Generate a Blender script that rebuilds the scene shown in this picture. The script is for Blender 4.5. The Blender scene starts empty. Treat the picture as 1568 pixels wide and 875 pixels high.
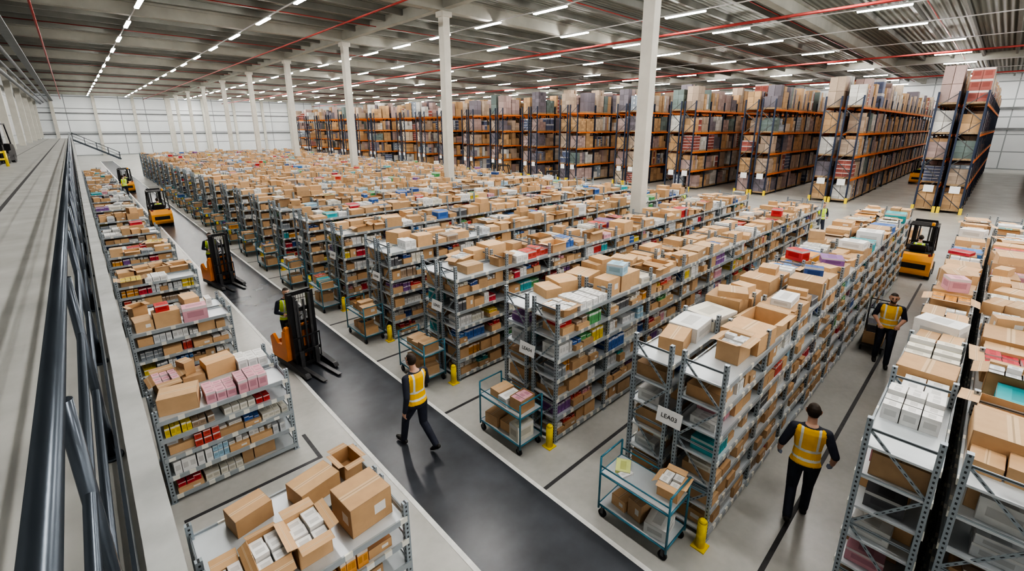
import bpy, math, random
import numpy as np
from mathutils import Vector, Matrix
R=random.Random(11)
S=bpy.context.scene
COL=S.collection

# ------------------------------------------------------------ materials
def newmat(name):
    m=bpy.data.materials.new(name); m.use_nodes=True
    nt=m.node_tree; b=nt.nodes['Principled BSDF']
    return m,nt,b
def noise_mat(name,c,rough=.5,metal=0.,amp=.12,scale=6.,bump=0.,detail=4.,emit=0.):
    m,nt,b=newmat(name)
    tc=nt.nodes.new('ShaderNodeTexCoord'); n=nt.nodes.new('ShaderNodeTexNoise')
    n.inputs['Scale'].default_value=scale; n.inputs['Detail'].default_value=detail
    nt.links.new(tc.outputs['Object'],n.inputs['Vector'])
    r=nt.nodes.new('ShaderNodeValToRGB')
    r.color_ramp.elements[0].position=.3; r.color_ramp.elements[1].position=.7
    r.color_ramp.elements[0].color=(*[max(0,x*(1-amp)) for x in c],1)
    r.color_ramp.elements[1].color=(*[min(1,x*(1+amp)) for x in c],1)
    nt.links.new(n.outputs['Fac'],r.inputs['Fac']); nt.links.new(r.outputs['Color'],b.inputs['Base Color'])
    b.inputs['Roughness'].default_value=rough; b.inputs['Metallic'].default_value=metal
    if emit>0:
        nt.links.new(r.outputs['Color'],b.inputs['Emission Color']); b.inputs['Emission Strength'].default_value=emit
    if bump>0:
        bp=nt.nodes.new('ShaderNodeBump'); bp.inputs['Strength'].default_value=bump; bp.inputs['Distance'].default_value=.02
        nt.links.new(n.outputs['Fac'],bp.inputs['Height']); nt.links.new(bp.outputs['Normal'],b.inputs['Normal'])
    return m
def mth(nt,op,a,b=None,c=None):
    n=nt.nodes.new('ShaderNodeMath'); n.operation=op
    for i,v in enumerate((a,b,c)):
        if v is None: continue
        if isinstance(v,(int,float)): n.inputs[i].default_value=v
        else: nt.links.new(v,n.inputs[i])
    return n.outputs[0]
def mixc(nt,fac,a,b):
    n=nt.nodes.new('ShaderNodeMix'); n.data_type='RGBA'
    if isinstance(fac,(int,float)): n.inputs[0].default_value=fac
    else: nt.links.new(fac,n.inputs[0])
    for i,v in ((6,a),(7,b)):
        if isinstance(v,tuple): n.inputs[i].default_value=(*v,1)
        else: nt.links.new(v,n.inputs[i])
    return n.outputs[2]

def goods_material():
    m,nt,b=newmat('carton_goods')
    at=nt.nodes.new('ShaderNodeAttribute'); at.attribute_name='Col'
    uv=nt.nodes.new('ShaderNodeUVMap'); uv.uv_map='UVMap'
    sp=nt.nodes.new('ShaderNodeSeparateXYZ'); nt.links.new(uv.outputs[0],sp.inputs[0])
    ge=nt.nodes.new('ShaderNodeNewGeometry'); sn=nt.nodes.new('ShaderNodeSeparateXYZ'); nt.links.new(ge.outputs['Normal'],sn.inputs[0])
    top=mth(nt,'GREATER_THAN',sn.outputs[2],.7); side=mth(nt,'SUBTRACT',1.,top)
    A=at.outputs['Alpha']
    isc=mth(nt,'GREATER_THAN',A,.5); notc=mth(nt,'SUBTRACT',1.,isc)
    dv=mth(nt,'ABSOLUTE',mth(nt,'SUBTRACT',sp.outputs[1],.5)); du=mth(nt,'ABSOLUTE',mth(nt,'SUBTRACT',sp.outputs[0],.5))
    tape=mth(nt,'MULTIPLY',mth(nt,'MULTIPLY',mth(nt,'LESS_THAN',dv,.075),top),isc)
    seam=mth(nt,'MULTIPLY',mth(nt,'MULTIPLY',mth(nt,'LESS_THAN',dv,.014),top),isc)
    haslab=mth(nt,'GREATER_THAN',A,.8)
    u2=mth(nt,'ABSOLUTE',mth(nt,'SUBTRACT',sp.outputs[0],.7)); v2=mth(nt,'ABSOLUTE',mth(nt,'SUBTRACT',sp.outputs[1],.5))
    lab=mth(nt,'MULTIPLY',mth(nt,'MULTIPLY',mth(nt,'LESS_THAN',u2,.14),mth(nt,'LESS_THAN',v2,.17)),mth(nt,'MULTIPLY',haslab,side))
    prn=mth(nt,'MULTIPLY',mth(nt,'MULTIPLY',mth(nt,'LESS_THAN',du,.33),mth(nt,'LESS_THAN',dv,.2)),notc)
    band=mth(nt,'MULTIPLY',mth(nt,'GREATER_THAN',sp.outputs[1],.8),mth(nt,'MULTIPLY',notc,side))
    ed=mth(nt,'MAXIMUM',mth(nt,'GREATER_THAN',dv,.485),mth(nt,'GREATER_THAN',du,.485))
    tc=nt.nodes.new('ShaderNodeTexCoord'); n=nt.nodes.new('ShaderNodeTexNoise'); n.inputs['Scale'].default_value=9; n.inputs['Detail'].default_value=3
    nt.links.new(tc.outputs['Object'],n.inputs['Vector'])
    hs=nt.nodes.new('ShaderNodeHueSaturation'); nt.links.new(at.outputs['Color'],hs.inputs['Color'])
    nt.links.new(mth(nt,'MULTIPLY_ADD',n.outputs['Fac'],.25,.875),hs.inputs['Value'])
    c=hs.outputs[0]
    c=mixc(nt,mth(nt,'MULTIPLY',tape,.6),c,(.68,.52,.34))
    c=mixc(nt,mth(nt,'MULTIPLY',seam,.55),c,(.2,.12,.06))
    c=mixc(nt,mth(nt,'MULTIPLY',ed,.35),c,(.16,.12,.09))
    c=mixc(nt,mth(nt,'MULTIPLY',lab,.85),c,(.8,.8,.78))
    hs2=nt.nodes.new('ShaderNodeHueSaturation'); nt.links.new(at.outputs['Color'],hs2.inputs['Color']); hs2.inputs['Value'].default_value=.5; hs2.inputs['Saturation'].default_value=1.2
    c=mixc(nt,mth(nt,'MULTIPLY',prn,.5),c,hs2.outputs[0])
    c=mixc(nt,mth(nt,'MULTIPLY',band,.7),c,(.75,.75,.74))
    nt.links.new(c,b.inputs['Base Color']); b.inputs['Roughness'].default_value=.65
    return m
M_GOODS=goods_material()
def perforated(name,c):
    m,nt,b=newmat(name)
    tc=nt.nodes.new('ShaderNodeTexCoord'); sp=nt.nodes.new('ShaderNodeSeparateXYZ'); nt.links.new(tc.outputs['Object'],sp.inputs[0])
    fr=mth(nt,'FRACT',mth(nt,'MULTIPLY',sp.outputs[2],18.)); h=mth(nt,'LESS_THAN',mth(nt,'ABSOLUTE',mth(nt,'SUBTRACT',fr,.5)),.22)
    uv=nt.nodes.new('ShaderNodeUVMap'); s2=nt.nodes.new('ShaderNodeSeparateXYZ'); nt.links.new(uv.outputs[0],s2.inputs[0])
    w=mth(nt,'LESS_THAN',mth(nt,'ABSOLUTE',mth(nt,'SUBTRACT',s2.outputs[0],.5)),.16)
    nt.links.new(mixc(nt,mth(nt,'MULTIPLY',h,w),c,(.05,.055,.06)),b.inputs['Base Color'])
    b.inputs['Metallic'].default_value=.4; b.inputs['Roughness'].default_value=.42
    return m
M_UP=perforated('galvanised_upright',(.36,.41,.45))
M_SHELF=noise_mat('shelf_steel',(.60,.64,.67),.38,.3,.06,3)
def lipmat():
    m,nt,b=newmat('shelf_lip_with_tags')
    tc=nt.nodes.new('ShaderNodeTexCoord'); sp=nt.nodes.new('ShaderNodeSeparateXYZ'); nt.links.new(tc.outputs['Object'],sp.inputs[0])
    fl=mth(nt,'FLOOR',mth(nt,'MULTIPLY',sp.outputs[0],5.)); fr=mth(nt,'FRACT',mth(nt,'MULTIPLY',sp.outputs[0],5.))
    wn=nt.nodes.new('ShaderNodeTexWhiteNoise'); wn.noise_dimensions='2D'
    cb=nt.nodes.new('ShaderNodeCombineXYZ'); nt.links.new(fl,cb.inputs[0]); nt.links.new(mth(nt,'FLOOR',mth(nt,'MULTIPLY',sp.outputs[2],4.)),cb.inputs[1]); nt.links.new(cb.outputs[0],wn.inputs['Vector'])
    tag=mth(nt,'MULTIPLY',mth(nt,'LESS_THAN',fr,.4),mth(nt,'GREATER_THAN',wn.outputs['Value'],.45))
    nt.links.new(mixc(nt,tag,(.38,.42,.45),(.80,.80,.74)),b.inputs['Base Color']); b.inputs['Roughness'].default_value=.4; b.inputs['Metallic'].default_value=.2
    return m
M_LIP=lipmat()
M_BLUE=noise_mat('dark_blue_rack_paint',(.028,.04,.075),.45,.1,.15,4)
M_ORANGE=noise_mat('orange_beam_paint',(.80,.22,.05),.45,0,.12,4)
M_WOOD=noise_mat('pallet_wood',(.42,.30,.18),.8,0,.25,12)
M_TROL=noise_mat('trolley_blue_paint',(.06,.21,.29),.35,.2,.1,6)
M_RUB=noise_mat('black_rubber',(.02,.02,.022),.7,0,.2,10)
M_YEL=noise_mat('safety_yellow',(.80,.60,.03),.45,0,.1,8)
M_WHITE=noise_mat('white_card',(.85,.85,.84),.6,0,.03,5)
M_INK=noise_mat('black_ink',(.03,.03,.03),.6,0,.05,5)
M_FORK=noise_mat('forklift_orange',(.88,.27,.03),.3,0,.06,3)
M_FYEL=noise_mat('forklift_amber',(.90,.38,.03),.3,0,.06,3)
M_FBLK=noise_mat('forklift_black',(.025,.025,.028),.4,.2,.2,5)
M_FGRY=noise_mat('forklift_steel',(.12,.12,.125),.4,.6,.2,8)
M_COLM=noise_mat('concrete_column',(.60,.585,.53),.75,0,.07,1.5,.1)
M_BEAM=noise_mat('concrete_beam',(.38,.38,.34),.75,0,.10,1.,.1)
M_PURL=noise_mat('steel_purlin',(.22,.225,.21),.6,0,.1,1.)
M_RED=noise_mat('sprinkler_red',(.32,.04,.035),.45,0,.1,3)
M_RAIL=noise_mat('handrail_dark_steel',(.075,.09,.11),.26,.55,.12,2.)
M_CURB=noise_mat('mezzanine_edge_steel',(.45,.46,.45),.6,.1,.18,3,.1)

# ------------------------------------------------------------ mesh helpers
class MB:
    def __init__(s): s.v=[];s.f=[];s.m=[];s.sm=[]
    def box(s,x0,x1,y0,y1,z0,z1,mi=0):
        n=len(s.v); s.v+=[(x0,y0,z0),(x1,y0,z0),(x1,y1,z0),(x0,y1,z0),(x0,y0,z1),(x1,y0,z1),(x1,y1,z1),(x0,y1,z1)]
        for f in ((0,3,2,1),(4,5,6,7),(0,1,5,4),(1,2,6,5),(2,3,7,6),(3,0,4,7)): s.f.append(tuple(n+i for i in f)); s.m.append(mi); s.sm.append(False)
    def frame(s,p,q):
        p=Vector(p);q=Vector(q);d=(q-p).normalized(); a=Vector((0,0,1)) if abs(d.z)<.9 else Vector((0,1,0))
        u=d.cross(a).normalized(); w=u.cross(d).normalized(); return p,q,u,w
    def bar(s,p,q,a,b,mi=0):
        p,q,u,w=s.frame(p,q); n=len(s.v)
        for c in (p,q):
            for i,j in ((-1,-1),(1,-1),(1,1),(-1,1)): s.v.append(tuple(c+u*(i*a/2)+w*(j*b/2)))
        for f in ((0,1,2,3),(7,6,5,4),(4,5,1,0),(5,6,2,1),(6,7,3,2),(7,4,0,3)): s.f.append(tuple(n+i for i in f)); s.m.append(mi); s.sm.append(False)
    def cyl(s,p,q,r,mi=0,k=12,r2=None):
        p,q,u,w=s.frame(p,q); n=len(s.v); r2=r if r2 is None else r2
        for c,rr in ((p,r),(q,r2)):
            for i in range(k):
                t=2*math.pi*i/k; s.v.append(tuple(c+u*(rr*math.cos(t))+w*(rr*math.sin(t))))
        for i in range(k):
            j=(i+1)%k; s.f.append((n+i,n+j,n+k+j,n+k+i)); s.m.append(mi); s.sm.append(True)
        s.f.append(tuple(n+i for i in reversed(range(k)))); s.m.append(mi); s.sm.append(False)
        s.f.append(tuple(n+k+i for i in range(k))); s.m.append(mi); s.sm.append(False)
    def prism(s,prof,x0,x1,mi=0):
        n=len(s.v);k=len(prof)
        for x in (x0,x1): s.v+=[(x,y,z) for y,z in prof]
        for i in range(k):
            j=(i+1)%k; s.f.append((n+i,n+j,n+k+j,n+k+i)); s.m.append(mi); s.sm.append(False)
        s.f.append(tuple(n+i for i in reversed(range(k)))); s.m.append(mi); s.sm.append(False)
        s.f.append(tuple(n+k+i for i in range(k))); s.m.append(mi); s.sm.append(False)
    def mesh(s,name,mats):
        me=bpy.data.meshes.new(name); me.from_pydata(s.v,[],s.f)
        for m in mats: me.materials.append(m)
        me.polygons.foreach_set('material_index',s.m); me.polygons.foreach_set('use_smooth',s.sm)
        uv=me.uv_layers.new(name='UVMap'); a=[]
        Q=((0,0),(1,0),(1,1),(0,1))
        for f in s.f:
            for i in range(len(f)): a+=Q[i%4]
        uv.data.foreach_set('uv',a); me.update(); return me
    def obj(s,name,mats,parent=None,loc=(0,0,0),rz=0.):
        return mkobj(name,s.mesh(name,mats),parent,loc,rz)
def mkobj(name,me,parent=None,loc=(0,0,0),rz=0.):
    o=bpy.data.objects.new(name,me); COL.objects.link(o); o.location=loc; o.rotation_euler=(0,0,rz)
    if parent: o.parent=parent
    return o

class Goods:
    """collects cartons / packs as rows  x,y,z0,sx,sy,sz,rot,r,g,b,a"""
    def __init__(s): s.b=[]; s.q=[]
    def add(s,x,y,z,sx,sy,sz,rot,c): s.b.append((x,y,z,sx,sy,sz,rot,c[0],c[1],c[2],c[3]))
    def quad(s,pts,c): s.q.append((pts,c))
    def mesh(s,name):
        P=np.array(s.b,dtype=np.float64).reshape(-1,11); N=len(P)
        U=np.array([(-.5,-.5,0),(.5,-.5,0),(.5,.5,0),(-.5,.5,0),(-.5,-.5,1),(.5,-.5,1),(.5,.5,1),(-.5,.5,1)])
        L=U[None]*P[:,None,3:6]; c=np.cos(P[:,6])[:,None]; sn=np.sin(P[:,6])[:,None]
        V=np.empty((N,8,3)); V[...,0]=L[...,0]*c-L[...,1]*sn+P[:,0:1]; V[...,1]=L[...,0]*sn+L[...,1]*c+P[:,1:2]; V[...,2]=L[...,2]+P[:,2:3]
        F=np.array([(0,3,2,1),(4,5,6,7),(0,1,5,4),(1,2,6,5),(2,3,7,6),(3,0,4,7)])
        FF=(F[None]+np.arange(N)[:,None,None]*8).reshape(-1,4); V=V.reshape(-1,3)
        C=np.repeat(P[:,7:11],24,axis=0)
        if s.q:
            QV=np.array([q[0] for q in s.q],dtype=float).reshape(-1,3); n0=len(V)
            QF=np.arange(len(s.q)*4).reshape(-1,4)+n0; V=np.vstack([V,QV]); FF=np.vstack([FF,QF])
            C=np.vstack([C,np.repeat(np.array([q[1] for q in s.q],dtype=float),4,axis=0)])
        me=bpy.data.meshes.new(name); nf=len(FF)
        me.vertices.add(len(V)); me.vertices.foreach_set('co',V.ravel())
        me.loops.add(nf*4); me.loops.foreach_set('vertex_index',FF.ravel().astype(np.int32))
        me.polygons.add(nf); me.polygons.foreach_set('loop_start',np.arange(0,nf*4,4,dtype=np.int32))
        try: me.polygons.foreach_set('loop_total',np.full(nf,4,dtype=np.int32))
        except Exception: pass
        me.update(calc_edges=True)
        me.polygons.foreach_set('use_smooth',np.zeros(nf,bool))
        at=me.color_attributes.new('Col','FLOAT_COLOR','CORNER'); at.data.foreach_set('color',C.ravel())
        uv=me.uv_layers.new(name='UVMap'); uv.data.foreach_set('uv',np.tile(np.array([0,0,1,0,1,1,0,1.]),nf))
        me.materials.append(M_GOODS); me.validate(); me.update(); return me
    def obj(s,name,parent=None,loc=(0,0,0),rz=0): return mkobj(name,s.mesh(name),parent,loc,rz)

def brown():
    k=R.uniform(.80,1.2); w=R.uniform(-.015,.02)
    return (.57*k+w,.37*k,.205*k-w*.5,R.choice([.6,.6,.6,.9]))
PR=[(.76,.76,.75)]*7+[(.62,.64,.66)]*2+[(.74,.71,.62)]*2+[(.40,.30,.22)]*2+[(.55,.05,.05),(.60,.09,.07),(.55,.05,.07),(.07,.17,.46),(.10,.26,.58),(.05,.11,.32),(.05,.38,.42),(.12,.38,.15),(.74,.56,.08),(.26,.13,.34),(.68,.36,.42),(.13,.13,.14),(.13,.13,.14),(.72,.34,.08),(.38,.57,.70),(.30,.33,.36)]
def product():
    c=R.choice(PR); return (*c,R.choice([.1,.3]))
WHITE=(.80,.80,.79,.3)
def open_carton(G,x,y,z,sx,sy,sz,rot,fill=None,flaps=True):
    c=brown(); c=(c[0],c[1],c[2],.6); t=.008; cr,sr=math.cos(rot),math.sin(rot)
    def tr(a,b): return (x+a*cr-b*sr,y+a*sr+b*cr)
    for a,b,w,d in ((0,-sy/2,sx,t),(0,sy/2,sx,t),(-sx/2,0,t,sy),(sx/2,0,t,sy)):
        p=tr(a,b); G.add(p[0],p[1],z,w,d,sz,rot,c)
    G.add(x,y,z,sx,sy,.01,rot,c)
    if flaps:
        fl=sy*.42; k=min(1.,.16/fl)
        for sd in (-1,1):
            dz=R.uniform(-.08,.05); o=fl*k*R.uniform(.6,1.)
            a=tr(-sx/2,sd*sy/2);b=tr(sx/2,sd*sy/2);c2=tr(sx/2,sd*(sy/2+o));d=tr(-sx/2,sd*(sy/2+o))
            G.quad([(*a,z+sz),(*b,z+sz),(*c2,z+sz+dz),(*d,z+sz+dz)],c)
            dz=R.uniform(-.06,.05); o=min(.13,sx*.3)
            a=tr(sd*sx/2,-sy/2);b=tr(sd*sx/2,sy/2);c2=tr(sd*(sx/2+o),sy/2);d=tr(sd*(sx/2+o),-sy/2)
            G.quad([(*a,z+sz),(*b,z+sz),(*c2,z+sz+dz),(*d,z+sz+dz)],c)
    if fill:
        nx=max(1,int(sx/.1)); ny=max(1,int(sy/.13)); fc=product() if fill is True else fill
        for i in range(nx):
            for j in range(ny):
                p=tr(-sx/2+sx*(i+.5)/nx,-sy/2+sy*(j+.5)/ny)
                G.add(p[0],p[1],z+.012,sx/nx*.9,sy/ny*.9,sz*R.uniform(.75,1.02),rot+R.uniform(-.05,.05),fc)

def top_boxes(G,x0,x1,yc,depth,z,detail=True,sc=1.,big=False):
    x=x0+.05
    while x<x1-.2:
        r=R.random()
        if r<.04: x+=R.uniform(.15,.5); continue
        w=R.uniform(.28,.60)*sc; d=min(depth*.97,R.uniform(.30,.56)); h=R.choice([R.uniform(.12,.22),R.uniform(.2,.34)])
        if big and R.random()<.6: w=R.uniform(.45,.7); d=.54; h=R.uniform(.2,.34)
        if x+w>x1: break
        yy=yc+R.uniform(-1,1)*max(0,(depth-d)/2); rot=R.uniform(-.08,.08) if R.random()<.7 else R.uniform(-.35,.35)
        t=R.random()
        if t<.70:
            if detail and R.random()<.32: open_carton(G,x+w/2,yy,z,w*.93,d*.9,h,rot,True if R.random()<.6 else None)
            elif R.random()<.15:
                for sy in (-.25,.25): G.add(x+w/2,yy+sy*d,z,w,d*.47,h*R.uniform(.7,1.),rot,brown())
            else:
                G.add(x+w/2,yy,z,w,d,h,rot,brown())
                if R.random()<.25: G.add(x+w/2+R.uniform(-.06,.06),yy+R.uniform(-.06,.06),z+h,w*R.uniform(.45,.95),d*R.uniform(.5,.95),R.uniform(.08,.24),rot+R.uniform(-.4,.4),brown() if R.random()<.7 else product())
        elif t<.90:
            c=R.choice([WHITE,WHITE,product(),product()]); nx=max(2,int(w/.13)); ny=R.choice([2,3])
            for i in range(nx):
                hh=h*R.uniform(.6,.9)
                for j in range(ny): G.add(x+w*(i+.5)/nx,yy-d/2+d*(j+.5)/ny,z,w/nx*.95,d/ny*.95,hh*R.uniform(.95,1.),rot*.2,c)
        else: G.add(x+w/2,yy,z,w,d,h,rot,product())
        x+=w+R.uniform(.0,.05)
def shelf_fill(G,x0,x1,yf,sgn,z,clear,depth,detail,pb=.60):
    x=x0+.03
    while x<x1-.08:
        r=R.random()
        if r<.04: x+=R.uniform(.06,.2); continue
        inset=R.uniform(-.02,.07)
        if detail and r<.36:       # picking carton with goods showing above a cut-down front
            w=R.uniform(.16,.34)
            if x+w>x1: break
            h=clear*R.uniform(.3,.5); d=depth*.85; G.add(x+w/2,yf+sgn*(inset+d/2),z,w,d,h,0,brown())
            k=R.randint(2,4); c=product()
            for i in range(k): G.add(x+w*(i+.5)/k,yf+sgn*(inset+.03+d*.4),z+h,w/k*.88,d*.7,clear*R.uniform(.12,.38),R.uniform(-.15,.15),c)
        elif r<pb:
            w=R.uniform(.15,.40)
            if x+w>x1: break
            G.add(x+w/2,yf+sgn*(inset+depth*.42),z,w,depth*.82,clear*R.uniform(.5,.9),R.uniform(-.07,.07),brown())
        else:
            if detail:
                w=R.uniform(.05,.11); k=R.randint(2,5); c=product(); h=clear*R.uniform(.35,.82)
                if x+w*k>x1: break
                st=h<.16 and R.random()<.6
                for i in range(k):
                    ro=R.uniform(-.08,.08); G.add(x+w*(i+.5),yf+sgn*(inset+.02+depth*.33),z,w*.93,depth*.62,h*R.uniform(.93,1.),ro,c)
                    if st: G.add(x+w*(i+.5),yf+sgn*(inset+.02+depth*.33),z+h,w*.9,depth*.6,h*R.uniform(.7,.85),ro,c)
                w=w*k
            else:
                w=R.uniform(.12,.3)
                if x+w>x1: break
                G.add(x+w/2,yf+sgn*(inset+depth*.35),z,w,depth*.6,clear*R.uniform(.35,.8),R.uniform(-.05,.05),product())
        x+=w+R.uniform(.003,.02)

# ------------------------------------------------------------ shelving rows
RX0=5.22; BAY=1.43; NB=11
LV=[.10,.47,.84,1.21,1.58,1.95,2.30]
def shelving(name,x0,nb,bay,y0,levels,hup,detail,mode=0,subs=((0,.58),(.70,1.28))):
    m=MB(); x1=x0+nb*bay; G=Goods()
    for si,(a,b) in enumerate(subs):
        ya,yb=y0+a,y0+b
        for i in range(nb+1):
            x=x0+i*bay
            for y in (ya,yb-.05): m.box(x-.03,x+.03,y,y+.05,0,hup,0); m.box(x-.045,x+.045,y-.015,y+.065,0,.012,0)
            if detail or i in (0,nb):
                zs=[.15,.75,1.35,1.95,hup-.12] if hup>2 else [.12,.7,hup-.12]
                for j in range(len(zs)-1):
                    p,q=(ya+.03,yb-.03) if j%2 else (yb-.03,ya+.03)
                    m.bar((x,p,zs[j]),(x,q,zs[j+1]),.012,.03,0)
                    m.bar((x,ya+.03,zs[j+1]),(x,yb-.03,zs[j+1]),.012,.03,0)
        for li,z in enumerate(levels):
            m.box(x0-.01,x1+.01,ya+.01,yb-.01,z-.025,z,1)
            m.box(x0-.01,x1+.01,ya-.012,ya+.008,z-.045,z+.02,2); m.box(x0-.01,x1+.01,yb-.008,yb+.012,z-.045,z+.02,2)
            if mode: 
                m.box(x0-.012,x0+.0,ya,yb,z-.045,z+.03,1); m.box(x1,x1+.012,ya,yb,z-.045,z+.03,1)
        sgn=1 if si==0 else -1; yf=ya+.02 if si==0 else yb-.02
        for li in range(len(levels)-1):
            cl=levels[li+1]-levels[li]-.05
            for i in range(nb): shelf_fill(G,x0+i*bay+.04,x0+(i+1)*bay-.03,yf,sgn,levels[li],cl,.54,detail and si==0,.60 if mode==0 else .48)
        zt=levels[-1]
        if mode==0: top_boxes(G,x0+(R.uniform(.1,.6) if detail else .02),x1,(ya+yb)/2,.54,zt,detail,1.,y0<3)
        elif mode==1: top_boxes(G,x0+.03,x1,(ya+yb)/2,.54,zt,detail,.85)
    o=m.obj(name,[M_UP,M_SHELF,M_LIP])
    return o,G
def signs(o,x,y,z,txt):
    s=MB(); s.box(-.004,.004,-.17,.17,-.11,.11,0); so=s.obj('row_sign',[M_WHITE],o,(x,y,z)); so.rotation_euler=(.04,.12,.08)
    cu=bpy.data.curves.new('sign_lettering','FONT'); cu.body=txt; cu.size=.085; cu.align_x='CENTER'; cu.align_y='CENTER'; cu.extrude=.001; cu.materials.append(M_INK)
    t=bpy.data.objects.new('sign_lettering',cu); COL.objects.link(t); t.parent=so; t.location=(-.006,0,0); t.rotation_euler=(math.radians(90),0,math.radians(-90))
ROWY=[-3.62,-.86,1.75]+[4.42+2.77*i for i in range(23)]
for k,y in enumerate(ROWY):
    det=k in (1,2,3,4,5,6,7,8)
    o,G=shelving('shelving_rack',RX0,NB,BAY,y,LV,2.6,det)
    G.obj('shelved_cartons',o)
    if k<14: signs(o,RX0-.08,y+.64,1.60 if k!=1 else 1.0,['AB01','LEA02','LEA03','LEA04','LEA05','LEA06','LEA07'][k%7])
LLV=[.10,.42,.74,1.05,1.34]
for k in range(15):
    y=3.62+3.76*k
    o,G=shelving('low_shelving_rack',.16,1,1.72,y,LLV,1.52,k<5,2 if k==0 else 1)
    if k==0:
        z=1.34
        G.add(1.56,3.98,z,.46,.42,.34,.08,(.54,.34,.18,.9)); G.add(1.30,4.64,z,.46,.32,.2,.2,(.56,.36,.19,.6))
        G.add(.66,4.72,z,.36,.28,.2,.18,(.54,.34,.18,.6)); open_carton(G,.66,4.0,z,.27,.42,.24,.0,WHITE)
        open_carton(G,1.0,3.98,z,.3,.42,.26,0,(.8,.79,.77,.1)); open_carton(G,1.72,4.72,z,.22,.3,.2,.1,None)
        open_carton(G,.33,3.95,z,.22,.34,.16,0,(.75,.7,.68,.1))
    G.obj('shelved_cartons',o)

# ------------------------------------------------------------ tall pallet racks
PAL=[(.54,.35,.19,.6)]*8+[(.46,.36,.28,.6)]*5+[(.60,.59,.56,.6)]*4+[(.44,.33,.31,.6)]*4+[(.20,.18,.21,.6)]*3+[(.17,.22,.21,.6),(.33,.38,.44,.9),(.40,.13,.11,.3),(.16,.19,.30,.3),(.62,.52,.4,.6)]
def tall_rack(y0,x0,x1,full=True):
    m=MB(); G=Goods(); bay=2.8; n=int((x1-x0)/bay); ZL=[.15,1.75,3.35,4.95,6.75]; D=1.05
    for a in (0,D+.22):
        for i in range(n+1):
            x=x0+i*bay
            for y in (y0+a,y0+a+D-.1): m.box(x-.05,x+.05,y,y+.1,0,7.5,0)
            if i<3 or i==n:
                zz=[.3+.9*j for j in range(9)]
                for j in range(8):
                    p,q=(y0+a+.05,y0+a+D-.05)
                    if j%2: p,q=q,p
                    m.bar((x,p,zz[j]),(x,q,zz[j+1] if zz[j+1]<7.4 else 7.4),.03,.05,5)
        for z in ZL[1:]:
            m.box(x0,x0+n*bay,y0+a-.02,y0+a+.03,z-.15,z-.01,1); m.box(x0,x0+n*bay,y0+a+D-.03,y0+a+D+.02,z-.15,z-.01,1)
        for li,z in enumerate(ZL):
            for i in range(n):
                for j in range(2):
                    xc=x0+i*bay+.75+j*1.3
                    if R.random()<.05: continue
                    m.box(xc-.58,xc+.58,y0+a+.02,y0+a+D-.02,z,z+.12,2)
                    H=R.uniform(.95,1.36) if li<4 else R.choice([R.uniform(1.2,1.9),R.uniform(1.5,2.2)]); zz=z+.12
                    nx=R.choice([2,3,4,5]) if full else R.choice([2,3]); nz=R.choice([2,3,4,5,6]) if full else R.choice([2,3,4]); ny=2 if (full and i<6) else 1
                    c0=R.choice(PAL); mix=R.random()<.4
                    for ix in range(nx):
                        tn=nz if R.random()<.7 else max(1,nz-1)
                        if mix: c0=R.choice(PAL)
                        for iy in range(ny):
                            for iz in range(tn):
                                k=R.uniform(.72,1.15); c=(c0[0]*k,c0[1]*k,c0[2]*k,c0[3])
                                G.add(xc-.58+1.16*(ix+.5)/nx,y0+a+.04+.97*(iy+.5)/ny,zz+H*iz/nz,1.16/nx*.97,.97/ny*.97,H/nz*.985,R.uniform(-.02,.02),c)
    for a in (.25,1.5): m.box(x0-.07,x0-.055,y0+a,y0+a+.5,1.3,1.75,3)
    for a in (0,D,D+.22,2*D+.22): m.box(x0-.16,x0-.06,y0+a-.08,y0+a+.08,0,.4,4)
    o=m.obj('pallet_rack',[M_BLUE,M_ORANGE,M_WOOD,M_WHITE,M_YEL,M_FGRY]); G.obj('palletised_cartons',o)
ys=[1.1,7.1]+[12.6+5.4*i for i in range(17)]
for i,y in enumerate(ys):
    x0=40 if y<16 else 38 if y<26 else 36 if y<62 else 34
    L=42 if y<30 else 22
    tall_rack(y,x0,x0+L,i<7)
tall_rack(-4.7,40,82,False)

# ------------------------------------------------------------ room shell
def plane_box(name,x0,x1,y0,y1,z0,z1,mat):
    m=MB(); m.box(x0,x1,y0,y1,z0,z1); return m.obj(name,[mat])
mf,nt,b=newmat('polished_concrete_floor')
tc=nt.nodes.new('ShaderNodeTexCoord'); n1=nt.nodes.new('ShaderNodeTexNoise'); n1.inputs['Scale'].default_value=.7; n1.inputs['Detail'].default_value=8
n2=nt.nodes.new('ShaderNodeTexNoise'); n2.inputs['Scale'].default_value=9; n2.inputs['Detail'].default_value=6
nt.links.new(tc.outputs['Object'],n1.inputs['Vector']); nt.links.new(tc.outputs['Object'],n2.inputs['Vector'])
r=nt.nodes.new('ShaderNodeValToRGB'); r.color_ramp.elements[0].position=.3; r.color_ramp.elements[1].position=.72
r.color_ramp.elements[0].color=(.42,.415,.39,1); r.color_ramp.elements[1].color=(.56,.555,.53,1)
nt.links.new(mth(nt,'MULTIPLY_ADD',n2.outputs['Fac'],.25,mth(nt,'MULTIPLY',n1.outputs['Fac'],.75)),r.inputs['Fac'])
nt.links.new(r.outputs['Color'],b.inputs['Base Color']); b.inputs['Roughness'].default_value=.26
plane_box('floor',-5,89,-24,124,-.2,0,mf)
lane=noise_mat('lane_dark_coating',(.062,.068,.080),.27,0,.25,1.2,detail=9)
linew=noise_mat('lane_line_white_paint',(.80,.80,.78),.55,0,.08,9)
lined=noise_mat('floor_line_dark_paint',(.06,.06,.065),.55,0,.2,9)
fm=MB(); fm.box(2.76,4.24,-24,100,.0,.004,0); fm.box(2.69,2.76,-24,100,0,.005,1); fm.box(4.24,4.31,-24,100,0,.005,1)
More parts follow.
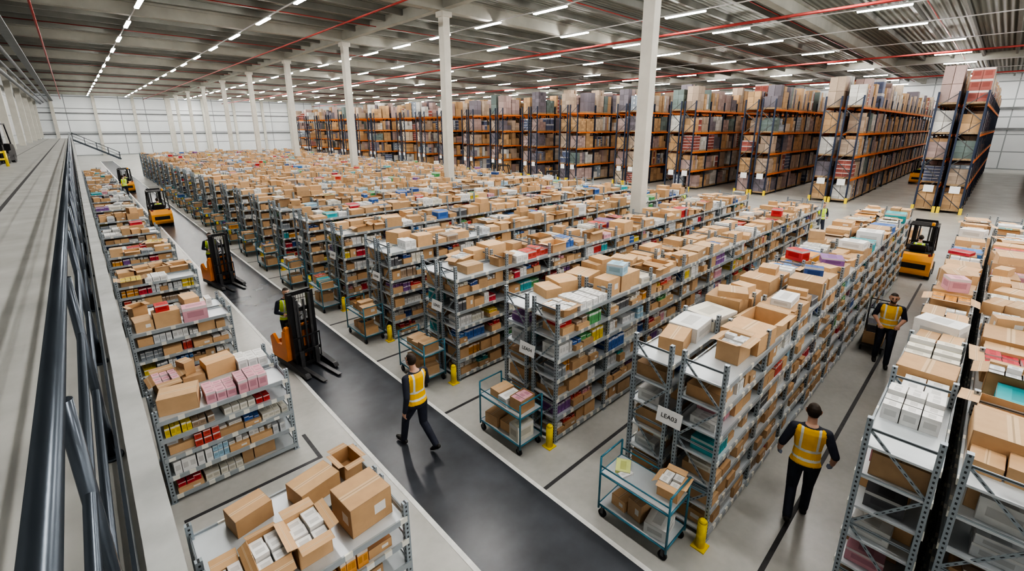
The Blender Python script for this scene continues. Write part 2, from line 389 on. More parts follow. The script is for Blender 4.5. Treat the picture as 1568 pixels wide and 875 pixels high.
aisles=[(-2.34,-.86),(.42,1.75),(3.03,4.42)]+[(5.70+2.77*i,7.19+2.77*i) for i in range(22)]
for a,bb in aisles:
    c=(a+bb)/2 if a>3 or a<0 else 1.09
    if 3<a<4: c=3.84
    fm.box(4.31,RX0+NB*BAY,c-.03,c+.03,0,.004,2)
for k in range(15):
    y=3.62+3.76*k; fm.box(.2,2.12,y-.52,y-.46,0,.004,2); fm.box(2.06,2.12,y-.46,y+.3,0,.004,2)
fm.obj('floor_lane_markings',[lane,linew,lined])
mc,nt,b=newmat('ribbed_roof_deck')
tc=nt.nodes.new('ShaderNodeTexCoord'); sp=nt.nodes.new('ShaderNodeSeparateXYZ'); nt.links.new(tc.outputs['Object'],sp.inputs[0])
w=mth(nt,'SINE',mth(nt,'MULTIPLY',sp.outputs[1],20.))
nt.links.new(mixc(nt,mth(nt,'MULTIPLY_ADD',w,.4,.5),(.15,.16,.14),(.27,.28,.25)),b.inputs['Base Color'])
bp=nt.nodes.new('ShaderNodeBump'); bp.inputs['Distance'].default_value=.05; nt.links.new(w,bp.inputs['Height']); nt.links.new(bp.outputs['Normal'],b.inputs['Normal'])
b.inputs['Roughness'].default_value=.6
CZ=12.0
plane_box('ceiling',-5,89,-24,124,CZ,CZ+.2,mc)
bm_=MB()
colY=[9.3+12.4*i for i in range(-2,10)]
for y in colY:
    bm_.box(-4.7,88.5,y-.22,y+.22,CZ-.72,CZ,0); bm_.box(-4.7,88.5,y-.36,y+.36,CZ-.12,CZ,0)
yy=-20.
while yy<123:
    if min(abs(yy-c) for c in colY)>.6: bm_.box(-4.7,88.5,yy-.08,yy+.08,CZ-.32,CZ,1)
    yy+=2.07
for x in (15.5,62.5): bm_.box(x-.2,x+.2,-24,123.5,CZ-.6,CZ-.0,0)
bm_.obj('roof_beams',[M_BEAM,M_PURL])
for y in colY:
    if y<-4: continue
    cm2=MB(); cm2.box(-.225,.225,-.225,.225,0,CZ-.7,0); cm2.box(-.32,.32,-.32,.32,CZ-1.0,CZ-.72,0)
    o=cm2.obj('concrete_column',[M_COLM],None,(15.5,y,0)); bv=o.modifiers.new('bev','BEVEL'); bv.width=.025
for y in colY[1:]:
    cm2=MB(); cm2.box(-.25,.25,-.25,.25,3.505,CZ-.72,0); cm2.obj('wall_column',[M_COLM],None,(-3.9,y,0))
pm=MB()
for x,z,r_ in ((-.3,10.5,.05),(12.,10.9,.05),(26,10.5,.07),(46,10.5,.07),(66,10.5,.07)): pm.cyl((x,-24,z),(x,122.9,z),r_,0,8)
for y in [4+6.2*i for i in range(19)]: pm.cyl((-4,y,11.55),(87,y,11.55),.03,0,6)
pm.obj('sprinkler_pipes',[M_RED])
dm=MB()
for x,z,r_ in ((-2.2,10.0,.12),(-2.7,9.8,.09),(-3.1,9.6,.15)): dm.cyl((x,-24,z),(x,122.9,z),r_,0,10)
dm.box(-1.75,-1.35,-24,122.9,10.1,10.2,0)
dm.obj('service_pipes',[noise_mat('pipe_grey',(.16,.17,.18),.5,.3,.1,2)])
ml,nt,b=newmat('led_diffuser'); b.inputs['Emission Color'].default_value=(1,.97,.92,1); b.inputs['Emission Strength'].default_value=150; b.inputs['Base Color'].default_value=(.9,.9,.9,1)
mh=noise_mat('lamp_housing',(.6,.6,.6),.5,.2,.05,3)
for x in (3.5,9.0,18.9,24.8,30.8,36.8,45.,53.,61.,69.,77.,85.):
    lm=MB(); lm.box(x-.03,x+.03,-22,122,11.22,11.27,1)
    y=-20.4+(0 if x<10 else 2.1 if int(x)%2 else 3.3)
    st=6.3 if x<10 else 4.9
    if x>20: st=7.5
    while y<121:
        lm.box(x-.08,x+.08,y-1.1,y+1.1,11.11,11.16,0); lm.box(x-.1,x+.1,y-1.12,y+1.12,11.16,11.22,1)
        y+=st
    lm.obj('led_strip_light',[ml,mh])
def panel_wall(name,axis,pos,a0,a1,base,glass,emit):
    m,nt,b=newmat(name+'_panels')
    tc=nt.nodes.new('ShaderNodeTexCoord'); sp=nt.nodes.new('ShaderNodeSeparateXYZ'); nt.links.new(tc.outputs['Object'],sp.inputs[0])
    h=sp.outputs[0 if axis=='y' else 1]
    fx=mth(nt,'FRACT',mth(nt,'DIVIDE',h,4.)); fz=mth(nt,'FRACT',mth(nt,'DIVIDE',sp.outputs[2],2.2))
    ln=mth(nt,'MAXIMUM',mth(nt,'LESS_THAN',fx,.03),mth(nt,'LESS_THAN',fz,.06))
    n=nt.nodes.new('ShaderNodeTexNoise'); n.inputs['Scale'].default_value=.4; nt.links.new(tc.outputs['Object'],n.inputs['Vector'])
    c=mixc(nt,n.outputs['Fac'],base,glass); c=mixc(nt,ln,c,(.26,.28,.29))
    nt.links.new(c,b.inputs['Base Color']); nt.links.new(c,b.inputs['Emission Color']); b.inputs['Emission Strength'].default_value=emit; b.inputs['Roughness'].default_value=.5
    if axis=='y': return plane_box(name,a0,a1,pos,pos+.3,0,CZ,m)
    return plane_box(name,pos,pos+.3,a0,a1,0,CZ,m)
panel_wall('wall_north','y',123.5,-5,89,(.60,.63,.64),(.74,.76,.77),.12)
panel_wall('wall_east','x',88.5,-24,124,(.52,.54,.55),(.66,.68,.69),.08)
panel_wall('wall_west','x',-5,-24,124,(.38,.39,.39),(.48,.49,.49),0.)
wm=MB(); wm.box(88.3,88.48,-24,123,5.0,5.3,0); wm.box(88.3,88.48,-24,123,7.6,7.9,0)
wm.box(-4.6,88.2,123.3,123.48,4.0,4.25,0); wm.box(-4.6,88.2,123.3,123.48,7.9,8.1,0)
for i in range(16): wm.box(-2+6*i,-1.5+6*i,123.0,123.5,0,CZ,1)
wm.obj('wall_rails',[noise_mat('wall_rail_grey',(.2,.21,.22),.5,.2,.1,2),M_COLM])

# ------------------------------------------------------------ mezzanine + handrail
mz=noise_mat('mezzanine_concrete',(.42,.42,.40),.5,0,.18,1.4,.05,9)
mm=MB(); mm.box(-4.68,-.09,-8,112,3.2,3.5,0); mm.box(-1.55,-1.47,-8,112,3.5,3.503,2); mm.box(-2.9,-2.86,-8,112,3.5,3.503,2)
mm.obj('mezzanine_deck',[mz,M_CURB,lined])
mm=MB(); mm.box(-.089,.035,-8,112,3.12,3.56,0); mm.obj('trim_1',[M_CURB])
mm=MB()
for i in range(20):
    y=-6+6.2*i; mm.box(-.35,-.15,y-.1,y+.1,0,2.85,0); mm.box(-4.68,-.1,y-.1,y+.1,2.85,3.19,0)
mm.obj('mezzanine_support_frame',[M_CURB])
hm=MB(); HX=-.17
hm.cyl((HX,-8,4.62),(HX,112,4.62),.030,0,24)
for z,x in ((4.28,-.15),(3.94,-.15)): hm.cyl((x,-8,z),(x,112,z),.017,0,12)
hm.box(-.125,-.11,-8,112,3.56,3.68,0)
y=-7.3
while y<112:
    hm.cyl((-.15,y,3.501),(-.15,y,4.6),.022,0,12); hm.cyl((-.15,y,3.501),(-.15,y,3.52),.05,0,12); y+=1.5
hm.obj('mezzanine_handrail',[M_RAIL])
st=MB()
for i in range(18): st.box(.1+i*.3,.4+i*.3,104,105.2,3.35-i*.19,3.4-i*.19,0)
for y in (104,105.2):
    st.bar((.1,y,3.38),(5.6,y,-.0+.1),.05,.25,0); st.cyl((.1,y,4.5),(5.6,y,1.2),.04,0,8); st.cyl((.1,y,4.0),(5.6,y,.7),.025,0,8)
    for i in range(5): x=.1+i*1.35; z=3.4-(x-.05)*.6; st.cyl((x,y,z),(x,y,z+1.1),.03,0,8)
st.obj('staircase',[M_RAIL])

# ------------------------------------------------------------ trolleys, bollards
def trolley_mesh():
    m=MB(); w,d=.52,1.02; H=.86
    for x in (0,w):
        for y in (0,d): m.cyl((x,y,.14),(x,y,H+.12),.015,0,10)
    for z in (.2,.72,H+.12):
        for y in (0,d): m.cyl((0,y,z),(w,y,z),.014,0,8)
    for z in (.2,.72): 
        for x in (0,w): m.cyl((x,0,z),(x,d,z),.014,0,8)
    for z in (.2,.72): m.box(.01,w-.01,.01,d-.01,z-.012,z+.012,1)
    for x in (0,w): m.cyl((x,0,.84),(x,d,.84),.01,0,8)
    for x in (.03,w-.03):
        for y in (.05,d-.05):
            m.cyl((x-.016,y,.06),(x+.016,y,.06),.06,2,16); m.box(x-.022,x+.022,y-.02,y+.02,.06,.19,3)
    return m.mesh('trolley',[M_TROL,M_SHELF,M_RUB,M_FGRY])
TM=trolley_mesh()
bol=MB(); bol.cyl((0,0,0),(0,0,.40),.06,0,16); bol.cyl((0,0,.40),(0,0,.43),.06,0,16,.035); bol.box(-.09,.09,-.09,.09,0,.015,0); BM=bol.mesh('bollard',[M_YEL])
for k,y in enumerate(ROWY[1:]):
    if k>16: break
    mkobj('safety_bollard',BM,None,(RX0-.14,y+.02,0))
    if k in (0,): continue
    tx=4.52; ty=y+.2+R.uniform(-.04,.06)
    if k==1: ty=1.97
    t=mkobj('picking_trolley',TM,None,(tx,ty,0),R.uniform(-.02,.02))
    G=Goods()
    for z,hh in ((.213,.3),(.733,.28)):
        if z>.5 and k==1:
            G.add(.3,.85,z,.26,.2,.04,.5,(.7,.75,.3,.1)); G.add(.2,.75,z,.2,.1,.03,-.3,(.8,.8,.8,.1)); open_carton(G,.36,.17,z,.28,.26,.22,.1,(.8,.8,.78,.1)); continue
        yy=.06
        while yy<.94:
            w=R.uniform(.2,.32)
            if yy+w>1.0: break
            if R.random()<.95:
                if R.random()<.4: open_carton(G,.26,yy+w/2,z,.34,w*.85,R.uniform(.18,.28),R.uniform(-.1,.1),True,False)
                else:
                    h=R.uniform(.15,.3); G.add(.26+R.uniform(-.05,.05),yy+w/2,z,.36,w*.92,h,R.uniform(-.2,.2),brown() if R.random()<.75 else product())
            yy+=w+.01
    G.obj('trolley_cartons',t)

# ------------------------------------------------------------ people
M_SKIN=noise_mat('skin',(.55,.33,.24),.5,0,.06,12); M_HAIR=noise_mat('dark_hair',(.035,.022,.015),.6,0,.3,60)
M_VEST=noise_mat('hi_vis_vest',(.98,.54,.01),.6,0,.06,9); M_VESTY=noise_mat('hi_vis_lime',(.60,.80,.05),.6,0,.08,9)
M_REFL=noise_mat('reflective_band',(.78,.80,.78),.35,.1,.05,9); M_NAVY=noise_mat('navy_workwear',(.025,.03,.05),.75,0,.2,8)
M_SHOE=noise_mat('work_shoe',(.02,.018,.018),.5,0,.2,10); M_GLOVE=noise_mat('blue_grey_glove',(.25,.3,.42),.6,0,.1,10); M_EYE=noise_mat('eye',(.02,.015,.01),.2,0,.1,10)
def ring_loft(V,F,rings):
    k=14; n=len(V)
    for c,u,w in rings:
        for i in range(k):
            t=2*math.pi*i/k; V.append(tuple(c+u*math.cos(t)+w*math.sin(t)))
    for r_ in range(len(rings)-1):
        for i in range(k):
            j=(i+1)%k; F.append((n+r_*k+i,n+r_*k+j,n+(r_+1)*k+j,n+(r_+1)*k+i))
    F.append(tuple(n+i for i in reversed(range(k)))); e=n+(len(rings)-1)*k; F.append(tuple(e+i for i in range(k)))
def capsule(V,F,p,r1,q,r2,flat=1.):
    p=Vector(p);q=Vector(q);d=(q-p).normalized(); a=Vector((0,0,1)) if abs(d.z)<.85 else Vector((0,1,0))
    u=d.cross(a).normalized(); w=u.cross(d).normalized(); rings=[]
    for t in (-.98,-.8,-.45): s_=math.sqrt(1-t*t); rings.append((p+d*(r1*t),u*(r1*s_),w*(r1*s_*flat)))
    rings+=[(p,u*r1,w*r1*flat),(q,u*r2,w*r2*flat)]
    for t in (.45,.8,.98): s_=math.sqrt(1-t*t); rings.append((q+d*(r2*t),u*(r2*s_),w*(r2*s_*flat)))
    ring_loft(V,F,rings)
def ellips(V,F,c,rx,ry,rz):
    c=Vector(c); rings=[]
    for t in (-.985,-.85,-.55,-.2,.2,.55,.85,.985):
        s_=math.sqrt(1-t*t); rings.append((c+Vector((0,0,rz*t)),Vector((rx*s_,0,0)),Vector((0,ry*s_,0))))
    ring_loft(V,F,rings)
def person(name,loc,rz,P,vest=None,vox=.009,parent=None,sleeve=True,glove=False,scale=1.,beard=False):
    vest=vest or M_VEST
    V=[];F=[];segs=[]
    lean=P.get('lean',0.); ph=P.get('pelvis',(0,0,.95)); ph=Vector(ph)
    def tp(x,y,z):
        v=Vector((x,y,z-.95)); c,s_=math.cos(lean),math.sin(lean); return ph+Vector((v.x,v.y*c+v.z*s_,-v.y*s_+v.z*c))
    rings=[]
    for z,rx,ry,yo in ((.84,.12,.10,0),(.88,.155,.12,-.005),(.95,.172,.130,-.012),(1.03,.168,.120,0),(1.12,.16,.115,.005),(1.22,.17,.122,.005),(1.32,.188,.130,0),(1.40,.196,.122,-.01),(1.455,.17,.10,-.012),(1.49,.10,.075,-.01),(1.51,.06,.055,-.008)):
        c=tp(0,yo,z); c2=tp(0,yo+1,z)-c; rings.append((c,Vector((rx,0,0)),c2.normalized()*ry))
    ring_loft(V,F,rings)
    def cap(p,r1,q,r2,lab,flat=1.): capsule(V,F,p,r1,q,r2,flat); segs.append((Vector(p),Vector(q),r1,r2,lab))
    hd=P.get('head',(0,.03)); hc=tp(hd[0],hd[1],1.665)
    cap(tp(0,-.01,1.46),.06,hc+Vector((0,-.015,-.07)),.054,'skin')
    ellips(V,F,hc,.077,.096,.108); ellips(V,F,hc+Vector((0,.028,-.055)),.056,.062,.062); ellips(V,F,hc+Vector((0,-.012,.02)),.082,.097,.105)
    capsule(V,F,hc+Vector((0,.09,.012)),.009,hc+Vector((0,.107,-.022)),.014)
    capsule(V,F,hc+Vector((-.02,.086,-.056)),.009,hc+Vector((.02,.086,-.056)),.009)
    for s_ in (-1,1): capsule(V,F,hc+Vector((s_*.079,-.005,-.02)),.012,hc+Vector((s_*.084,-.01,.02)),.016)
    for sd,sx in (('L',-1),('R',1)):
        sh=tp(sx*.19,-.01,1.415); el=Vector(P['el'+sd]); wr=Vector(P['wr'+sd])
        cap(tp(sx*.12,-.01,1.42),.066,sh,.064,'arm'); cap(sh,.064,el,.051,'arm'); cap(el,.051 if sleeve else .046,wr,.036 if sleeve else .031,'fore')
        d=(wr-el).normalized(); up=Vector(P.get('palm'+sd,(sx,0,0))); up=(up-d*up.dot(d)).normalized(); sidev=d.cross(up).normalized()
        u=sidev; rings=[]
        for t,wd,th in ((-.03,.026,.02),(-.01,.034,.019),(.03,.04,.017),(.06,.042,.015),(.075,.036,.011)): rings.append((wr+d*(t+.02),u*wd,up*th))
        ring_loft(V,F,rings); segs.append((wr+d*.012,wr+d*.09,.03,.03,'hand'))
        curl=P.get('curl',.5)
        for i,(off,L) in enumerate(((-.030,.062),(-.010,.072),(.011,.068),(.030,.052))):
            a=wr+d*.088+sidev*off; d1=(d*math.cos(curl)-up*math.sin(curl)); bpt=a+d1*L*.55; d2=(d*math.cos(2*curl)-up*math.sin(2*curl)); c_=bpt+d2*L*.5
            capsule(V,F,a-d*.02,.0095,bpt,.009); capsule(V,F,bpt,.009,c_,.0078); segs.append((a,c_,.009,.008,'hand'))
        fw=sidev if sidev.y>0 else -sidev
        a=wr+d*.035+fw*.028; b_=a+(d*.7+fw*.6-up*.3).normalized()*.035; c_=b_+(d*.95+fw*.15-up*.35).normalized()*.03
        capsule(V,F,a,.012,b_,.011); capsule(V,F,b_,.0105,c_,.009); segs.append((a,c_,.011,.009,'hand'))
        hp=ph+Vector((sx*.092,0,-.04)); kn=Vector(P['kn'+sd]); an=Vector(P['an'+sd])
        cap(hp,.100,kn,.070,'leg'); cap(kn,.068,an,.056,'leg')
        fp=P.get('foot'+sd,0.); fy=P.get('footyaw'+sd,0.)
        fd=Vector((math.sin(fy)*math.cos(fp),math.cos(fy)*math.cos(fp),-math.sin(fp))); dn=Vector((0,-math.sin(fp),-math.cos(fp)))
        heel=an-fd*.045+dn*.05; ball=an+fd*.11+dn*.056; toe=an+fd*.17+dn*.062
        cap(heel,.042,ball,.046,'shoe',.85); cap(ball,.046,toe,.036,'shoe',.8); cap(an,.05,heel+fd*.04,.045,'shoe')
    me=bpy.data.meshes.new(name+'_src'); me.from_pydata(V,[],F); o=bpy.data.objects.new(name,me); COL.objects.link(o)
    rm=o.modifiers.new('r','REMESH'); rm.mode='VOXEL'; rm.voxel_size=vox
    sm=o.modifiers.new('s','SMOOTH'); sm.factor=.5; sm.iterations=2
    dg=bpy.context.evaluated_depsgraph_get(); me2=bpy.data.meshes.new_from_object(o.evaluated_get(dg)); o.modifiers.clear(); o.data=me2; me2.name=name; bpy.data.meshes.remove(me)
    mats=[M_SKIN,M_HAIR,vest,M_REFL,M_NAVY,M_SHOE,M_GLOVE]
    me2.materials.clear()
    for m in mats: me2.materials.append(m)
    nF=len(me2.polygons)
    C=np.array([p.center[:] for p in me2.polygons]) if nF else np.zeros((0,3))
    cI,sI=math.cos(lean),math.sin(lean); D=C-np.array(ph); tx=D[:,0]; ty=D[:,1]*cI-D[:,2]*sI; tz=D[:,1]*sI+D[:,2]*cI+.95
    zz=np.clip(tz,.86,1.47); rx=np.interp(tz,[.84,.95,1.12,1.32,1.40,1.455,1.5],[.12,.172,.16,.188,.196,.17,.08])
    dt=(np.sqrt((tx/rx)**2+(ty/(rx*.7))**2)-1)*rx*.8+np.maximum(0,np.abs(tz-zz))-.008
    best=dt.copy()
    t_idx=np.full(nF,2); t_idx[tz<.93]=4
    band=((tz>1.0)&(tz<1.035))|((tz>1.13)&(tz<1.165))|((np.abs(np.abs(tx)-.10)<.016)&(tz>1.165)); t_idx[band&(tz>=.93)]=3
    t_idx[(tz>1.475)]=4
    idx=t_idx
    for p,q,r1,r2,lab in segs:
        p=np.array(p);q=np.array(q);e=q-p;L=max(1e-9,e@e); t=np.clip((C-p)@e/L,0,1); d=np.linalg.norm(C-(p+t[:,None]*e),axis=1)-(r1+(r2-r1)*t)
        mi={'skin':0,'arm':4,'fore':4 if sleeve else 0,'hand':6 if glove else 0,'leg':4,'shoe':5}[lab]
        k=d<best
        if lab=='arm' and r1>.065: continue
        if lab=='leg': k=k&(tz<.93) if P is not SIT else k
        best=np.where(k,d,best); idx=np.where(k,mi,idx)
    h=C-np.array(hc); hm_=(np.linalg.norm(h/np.array([.1,.12,.13]),axis=1)<1.05)&(h[:,2]>-.12)
    hair=hm_&(((h[:,1]<-.02+ .35*np.maximum(0,h[:,2]))&(h[:,2]>-.055))|(h[:,2]>.068))&~((np.abs(h[:,0])>.083)&(h[:,2]<.03))
    idx=np.where(hm_&(h[:,2]>-.09),0,idx); idx=np.where(hair,1,idx)
    if beard: idx=np.where(hm_&(h[:,1]>.0)&(h[:,2]<-.045)&~((np.abs(h[:,0])<.025)&(np.abs(h[:,2]+.056)<.01)),1,idx)
    me2.polygons.foreach_set('material_index',idx.astype(np.int32)); me2.polygons.foreach_set('use_smooth',np.ones(nF,bool)); me2.update()
    o.location=loc; o.rotation_euler=(0,0,rz); o.scale=(scale,)*3
    e=MB()
    for s_ in (-1,1):
        c=hc+Vector((s_*.031,.088,.005)); e.cyl(c,c+Vector((0,.006,0)),.009,0,10); e.box(c.x-.016,c.x+.016,c.y-.004,c.y+.008,c.z+.018,c.z+.024,1)
    e.obj('eyes_and_brows',[M_EYE,M_HAIR],o)
    if parent: o.parent=parent
    return o
WALK=dict(lean=.06,elL=(-.28,-.10,1.16),wrL=(-.30,-.05,.90),elR=(.28,.06,1.16),wrR=(.25,.24,.98),knL=(-.09,.22,.54),anL=(-.085,.31,.115),footL=-.12,knR=(.09,-.02,.50),anR=(.085,-.32,.20),footR=.6,curl=.45,head=(-.01,.05))
WALK2=dict(lean=.05,elL=(-.30,-.06,1.17),wrL=(-.31,.10,.96),elR=(.30,-.07,1.17),wrR=(.31,.09,.95),knL=(-.10,.02,.49),anL=(-.11,-.20,.15),footL=.45,knR=(.10,.13,.51),anR=(.10,.14,.1),footR=0.,curl=.5,head=(0,.05))
FRONT=dict(lean=.08,elL=(-.27,.02,1.16),wrL=(-.17,.25,1.08),elR=(.27,.02,1.16),wrR=(.17,.25,1.05),knL=(-.10,.12,.52),anL=(-.10,.16,.1),footL=0.,knR=(.10,.0,.49),anR=(.10,-.15,.12),footR=.3,curl=.8,head=(0,.07),palmL=(-.6,0,.8),palmR=(.6,0,.8))
SIT=dict(pelvis=(0,-.3,.78),lean=.1,elL=(-.27,-.15,1.02),wrL=(-.13,.10,1.05),elR=(.27,-.15,1.02),wrR=(.13,.10,1.05),knL=(-.14,.14,.80),anL=(-.13,.25,.46),knR=(.14,.14,.80),anR=(.13,.25,.46),curl=.9,head=(0,.05),palmL=(-.4,0,.9),palmR=(.4,0,.9))
STAND=dict(pelvis=(0,0,.95),lean=.08,elL=(-.26,.0,1.16),wrL=(-.18,.22,1.14),elR=(.26,.0,1.16),wrR=(.18,.22,1.14),knL=(-.10,.03,.50),anL=(-.10,.0,.1),knR=(.10,.03,.5),anR=(.10,0,.1),curl=.9,head=(0,.05),palmL=(-.4,0,.9),palmR=(.4,0,.9))
person('warehouse_worker',(3.42,5.93,0),math.radians(8),WALK,vox=.008)
person('warehouse_worker',(6.52,1.06,0),math.radians(-74),WALK2,vox=.008,sleeve=False,glove=True)
person('warehouse_worker',(12.85,1.06,0),math.radians(100),FRONT,vox=.008,beard=True,sleeve=False)
hc_=MB()
for y in (-.22,.22): hc_.cyl((0,y,.1),(0,y,1.15),.018,0,10)
for z in (.3,.6,.9,1.15): hc_.cyl((0,-.22,z),(0,.22,z),.014,0,8)
hc_.box(-.75,0,-.25,.25,.14,.17,0)
for x in (-.7,-.05):
    for y in (-.2,.2): hc_.cyl((x,y-.018,.06),(x,y+.018,.06),.06,1,14)
c=hc_.obj('platform_cart',[M_FGRY,M_RUB],None,(14.1,1.36,0),.05); G=Goods(); G.add(-.4,0,.172,.5,.4,.3,0,brown()); G.add(-.4,0,.472,.4,.35,.22,.1,(.1,.1,.12,.1)); G.obj('cart_cartons',c)

# ------------------------------------------------------------ forklifts
def forklift_mesh():
    m=MB()
    prof=[(-.92,.2),(-1.0,.32),(-1.0,.72),(-.9,.93),(-.72,.98),(-.36,.98),(-.32,.66),(.12,.60),(.16,.34),(.48,.34),(.52,.14),(-.8,.14)]
    m.prism(prof,-.5,.5,0); m.box(-.44,.44,-.70,-.40,.975,1.0,1); m.box(-.36,.36,-1.012,-.99,.42,.62,1)
    m.box(-.52,.52,-.62,.46,.12,.30,1)
    m.prism([(.30,.34),(.34,.95),(.42,1.08),(.54,1.05),(.56,.34)],-.42,.42,1)
    m.prism([(-.48,.66),(-.50,.78),(-.10,.80),(-.06,.66)],-.24,.24,1); m.prism([(-.50,.76),(-.60,1.25),(-.53,1.27),(-.42,.80)],-.23,.23,1)
    for x in (-.44,.44):
        m.cyl((x-.09,.40,.26),(x+.09,.40,.26),.26,1,24); m.cyl((x-.10,.40,.26),(x+.10,.40,.26),.12,3,16)
        m.cyl((x-.08,-.62,.21),(x+.08,-.62,.21),.21,1,24); m.cyl((x-.09,-.62,.21),(x+.09,-.62,.21),.10,3,16)
        m.bar((x,.46,.95),(x*.93,.22,2.02),.05,.07,1); m.bar((x,-.82,.93),(x*.93,-.62,2.02),.05,.07,1); m.bar((x*.93,-.66,2.02),(x*.93,.28,2.02),.06,.07,1)
        m.cyl((x*.9,-.86,.98),(x*.9,-.90,.98),.05,4,12)
    for y in (-.62,-.47,-.32,-.17,-.02,.13,.26): m.bar((-.41,y,2.03),(.41,y,2.03),.04,.04,1)
    for i in range(14):
        a,b_=2*math.pi*i/14,2*math.pi*(i+1)/14
        f=lambda t:(.15*math.cos(t),.20+.11*math.sin(t),1.08-.1*math.sin(t)); m.cyl(f(a),f(b_),.013,1,6)
    m.cyl((0,.42,.95),(0,.21,1.08),.02,1,8)
    for x in (-.30,.30):
        m.box(x-.045,x+.045,.62,.74,.06,2.05,1); m.box(x*.78-.03,x*.78+.03,.68,.78,.1,2.0,3); m.cyl((x*.5,.66,.15),(x*.5,.66,1.85),.03,3,10)
    for z in (.35,1.15,2.0): m.box(-.33,.33,.61,.66,z,z+.1,1)
    m.box(-.42,.42,.79,.83,.12,.22,1); m.box(-.42,.42,.79,.83,.46,.55,1)
    for x in (-.4,-.2,0,.2,.4): m.box(x-.012,x+.012,.80,.82,.22,1.15,1)
    m.box(-.41,.41,.80,.82,1.13,1.16,1)
    for x in (-.24,.24): m.box(x-.055,x+.055,.83,.87,.05,.58,3); m.prism([(.83,.035),(1.85,.035),(1.85,.048),(.87,.08),(.83,.08)],x-.055,x+.055,3)
    m.cyl((.28,-.5,2.05),(.28,-.5,2.17),.05,0,12)
    return m.mesh('forklift',[M_FYEL,M_FBLK,M_WHITE,M_FGRY,M_RED])
def stacker_mesh():
    """compact stand-on reach truck: orange shell, tall black mast, straddle legs, forks (front=+Y)"""
    m=MB()
    m.prism([(-.72,.12),(-.76,.3),(-.74,.55),(-.60,.60),(-.56,.28),(-.14,.26),(-.12,1.02),(-.02,1.12),(.04,1.08),(.04,.12)],-.38,.38,0)
    m.prism([(-.72,.08),(-.72,.2),(.06,.2),(.06,.08)],-.40,.40,1)
    for x0,x1 in ((-.40,-.33),(.33,.40)): m.prism([(-.72,.2),(-.74,.70),(-.60,.80),(-.40,.60),(-.2,.62),(-.12,.98),(.03,1.0),(.03,.2)],x0,x1,0)
    m.box(-.30,.30,-.12,.02,1.10,1.17,1); m.box(-.30,.30,-.775,-.755,.3,.5,1)
    for x in (-.26,.26):
        m.box(x-.05,x+.05,.08,.22,.06,1.95,1); m.box(x*.70-.03,x*.70+.03,.14,.25,.08,1.90,3); m.cyl((x*.3,.15,.12),(x*.3,.15,1.75),.03,3,10)
    for z in (.4,.95,1.45,1.88): m.box(-.30,.30,.07,.13,z,z+.10,1)
    for i in range(7): m.box(-.18+i*.06-.004,-.18+i*.06+.004,.09,.10,.5,1.9,1)
    for x in (-.36,.36):
        m.prism([(.03,.05),(.03,.24),(.35,.20),(.80,.13),(.87,.05)],x-.06,x+.06,1); m.cyl((x-.05,.76,.07),(x+.05,.76,.07),.07,3,16)
        m.cyl((x*.8-.06,-.50,.11),(x*.8+.06,-.50,.11),.11,1,18)
    m.box(-.33,.33,.26,.30,.1,.18,1); m.box(-.33,.33,.26,.30,.42,.5,1)
    for x in (-.32,-.11,.11,.32): m.box(x-.012,x+.012,.27,.29,.18,.85,1)
    m.box(-.33,.33,.27,.29,.83,.87,1)
    for x in (-.19,.19): m.box(x-.05,x+.05,.30,.34,.05,.5,3); m.prism([(.30,.04),(1.25,.04),(1.25,.052),(.36,.085),(.30,.085)],x-.05,x+.05,3)
    for s_ in (-1,1): m.cyl((0,-.10,1.17),(s_*.16,-.16,1.24),.02,1,8)
    return m.mesh('reach_truck',[M_FORK,M_FBLK,M_WHITE,M_FGRY,M_RED])
FM=forklift_mesh(); SM=stacker_mesh(); DRV=None; DRS=None
def bev(o):
    bv=o.modifiers.new('b','BEVEL'); bv.width=.016; bv.segments=2; bv.limit_method='ANGLE'
def forklift(loc,rz,sc=1.,driver=True):
    global DRV
    o=mkobj('forklift',FM,None,loc,rz); o.scale=(sc,)*3; bev(o)
    if driver:
        if DRV is None: DRV=person('driver',(0,0,0),0,SIT,vest=M_VESTY,vox=.014,parent=o)
        else: mkobj('driver',DRV.data,o)
    return o
def reach_truck(loc,rz,sc=1.):
    global DRS
    o=mkobj('reach_truck',SM,None,loc,rz); o.scale=(sc,)*3; bev(o)
    if DRS is None: DRS=person('driver',(.10,-.37,.30),0,STAND,vest=M_VESTY,vox=.012,parent=o,scale=.95)
    else: d=mkobj('driver',DRS.data,o,(.10,-.37,.30)); d.scale=(.95,)*3
reach_truck((3.04,10.3,0),math.radians(190),.93)
reach_truck((3.0,18.0,0),math.radians(192),.93)
forklift((2.85,32.2,0),math.radians(2),.95)
forklift((2.7,51.,0),0,.95)
forklift((22.3,1.45,0),math.radians(-90),.95)
forklift((60,5.2,0),math.radians(-90),1.1)
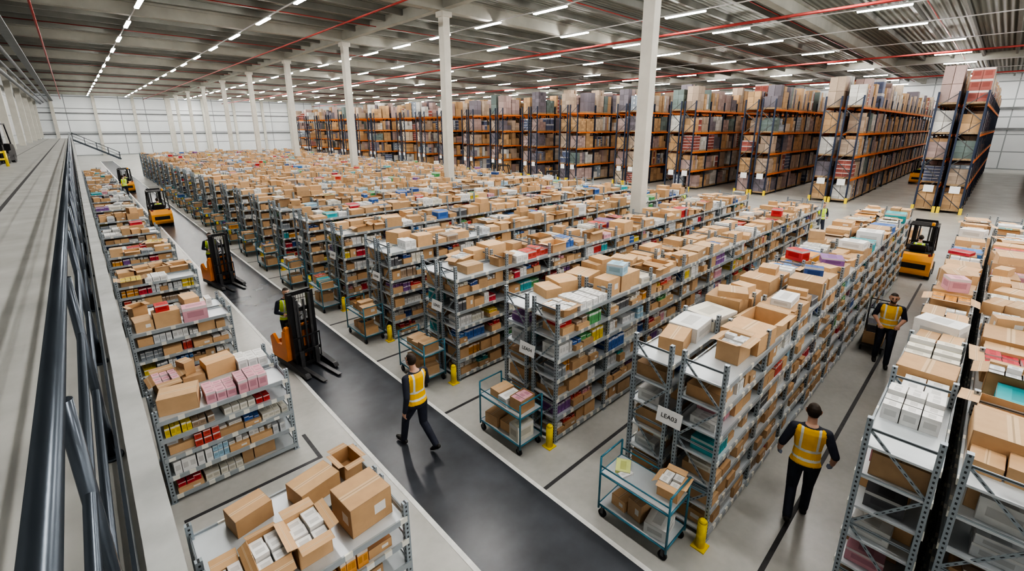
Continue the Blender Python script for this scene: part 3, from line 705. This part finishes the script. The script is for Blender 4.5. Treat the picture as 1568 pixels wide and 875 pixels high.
forklift((27.,24,0),math.radians(120),1.0)
forklift((28.,31,0),math.radians(60),1.0)
o=forklift((-3.05,36.5,3.51),math.radians(170),1.,False)
o.data=FM.copy(); o.data.materials[0]=M_FBLK; o.data.materials[2]=M_YEL
gb=MB()
for y in (-1.0,0,1.0): gb.cyl((0,y,0),(0,y,.75),.06,0,12)
for z in (.35,.68): gb.cyl((0,-1.0,z),(0,1.0,z),.05,0,10)
gb.obj('guard_barrier',[M_YEL],None,(-3.5,33.2,3.51),math.radians(90))
for loc,rz in (((2.35,46.5,0),.3),((27,21,0),2.),((26,12.5,0),1.2),((30,28,0),.5),((26.5,5.6,0),2.2)):
    o=person('warehouse_worker',loc,rz,FRONT,vest=M_VESTY,vox=.02)
for x,y in ((25.5,2.2),(25.6,-.6),(26,7.2),(26.2,9.5),(25.8,14.8),(26.4,17.6)):
    m=MB()
    for j in range(5): m.box(-.6,.6,-.5+j*.22,-.38+j*.22,.11,.14,0)
    for yy in (-.46,0,.4): m.box(-.6,.6,yy-.04,yy+.06,0,.11,0)
    o=m.obj('loaded_pallet',[M_WOOD],None,(x,y,0)); G=Goods()
    for i in range(3):
        for j in range(2):
            for k in range(R.randint(1,3)): G.add(-.4+.4*i,-.24+.46*j,.14+.33*k,.38,.44,.325,R.uniform(-.03,.03),brown())
    G.obj('pallet_cartons',o)

# ------------------------------------------------------------ world + camera
w=bpy.data.worlds.new('World'); S.world=w; w.use_nodes=True
w.node_tree.nodes['Background'].inputs[0].default_value=(1,.98,.95,1); w.node_tree.nodes['Background'].inputs[1].default_value=1.3
cam=bpy.data.cameras.new('Camera'); co=bpy.data.objects.new('Camera',cam); COL.objects.link(co)
co.location=(0,0,5.35); co.rotation_euler=(math.radians(90-14.83),0,math.radians(-43.36))
cam.sensor_width=36; cam.lens=36*694/1568; cam.shift_y=-58.5/1568; cam.clip_start=.05; cam.clip_end=400
S.camera=co
try:
    S.view_settings.view_transform='AgX'; S.view_settings.look='AgX - High Contrast'
except Exception as e: print(e)
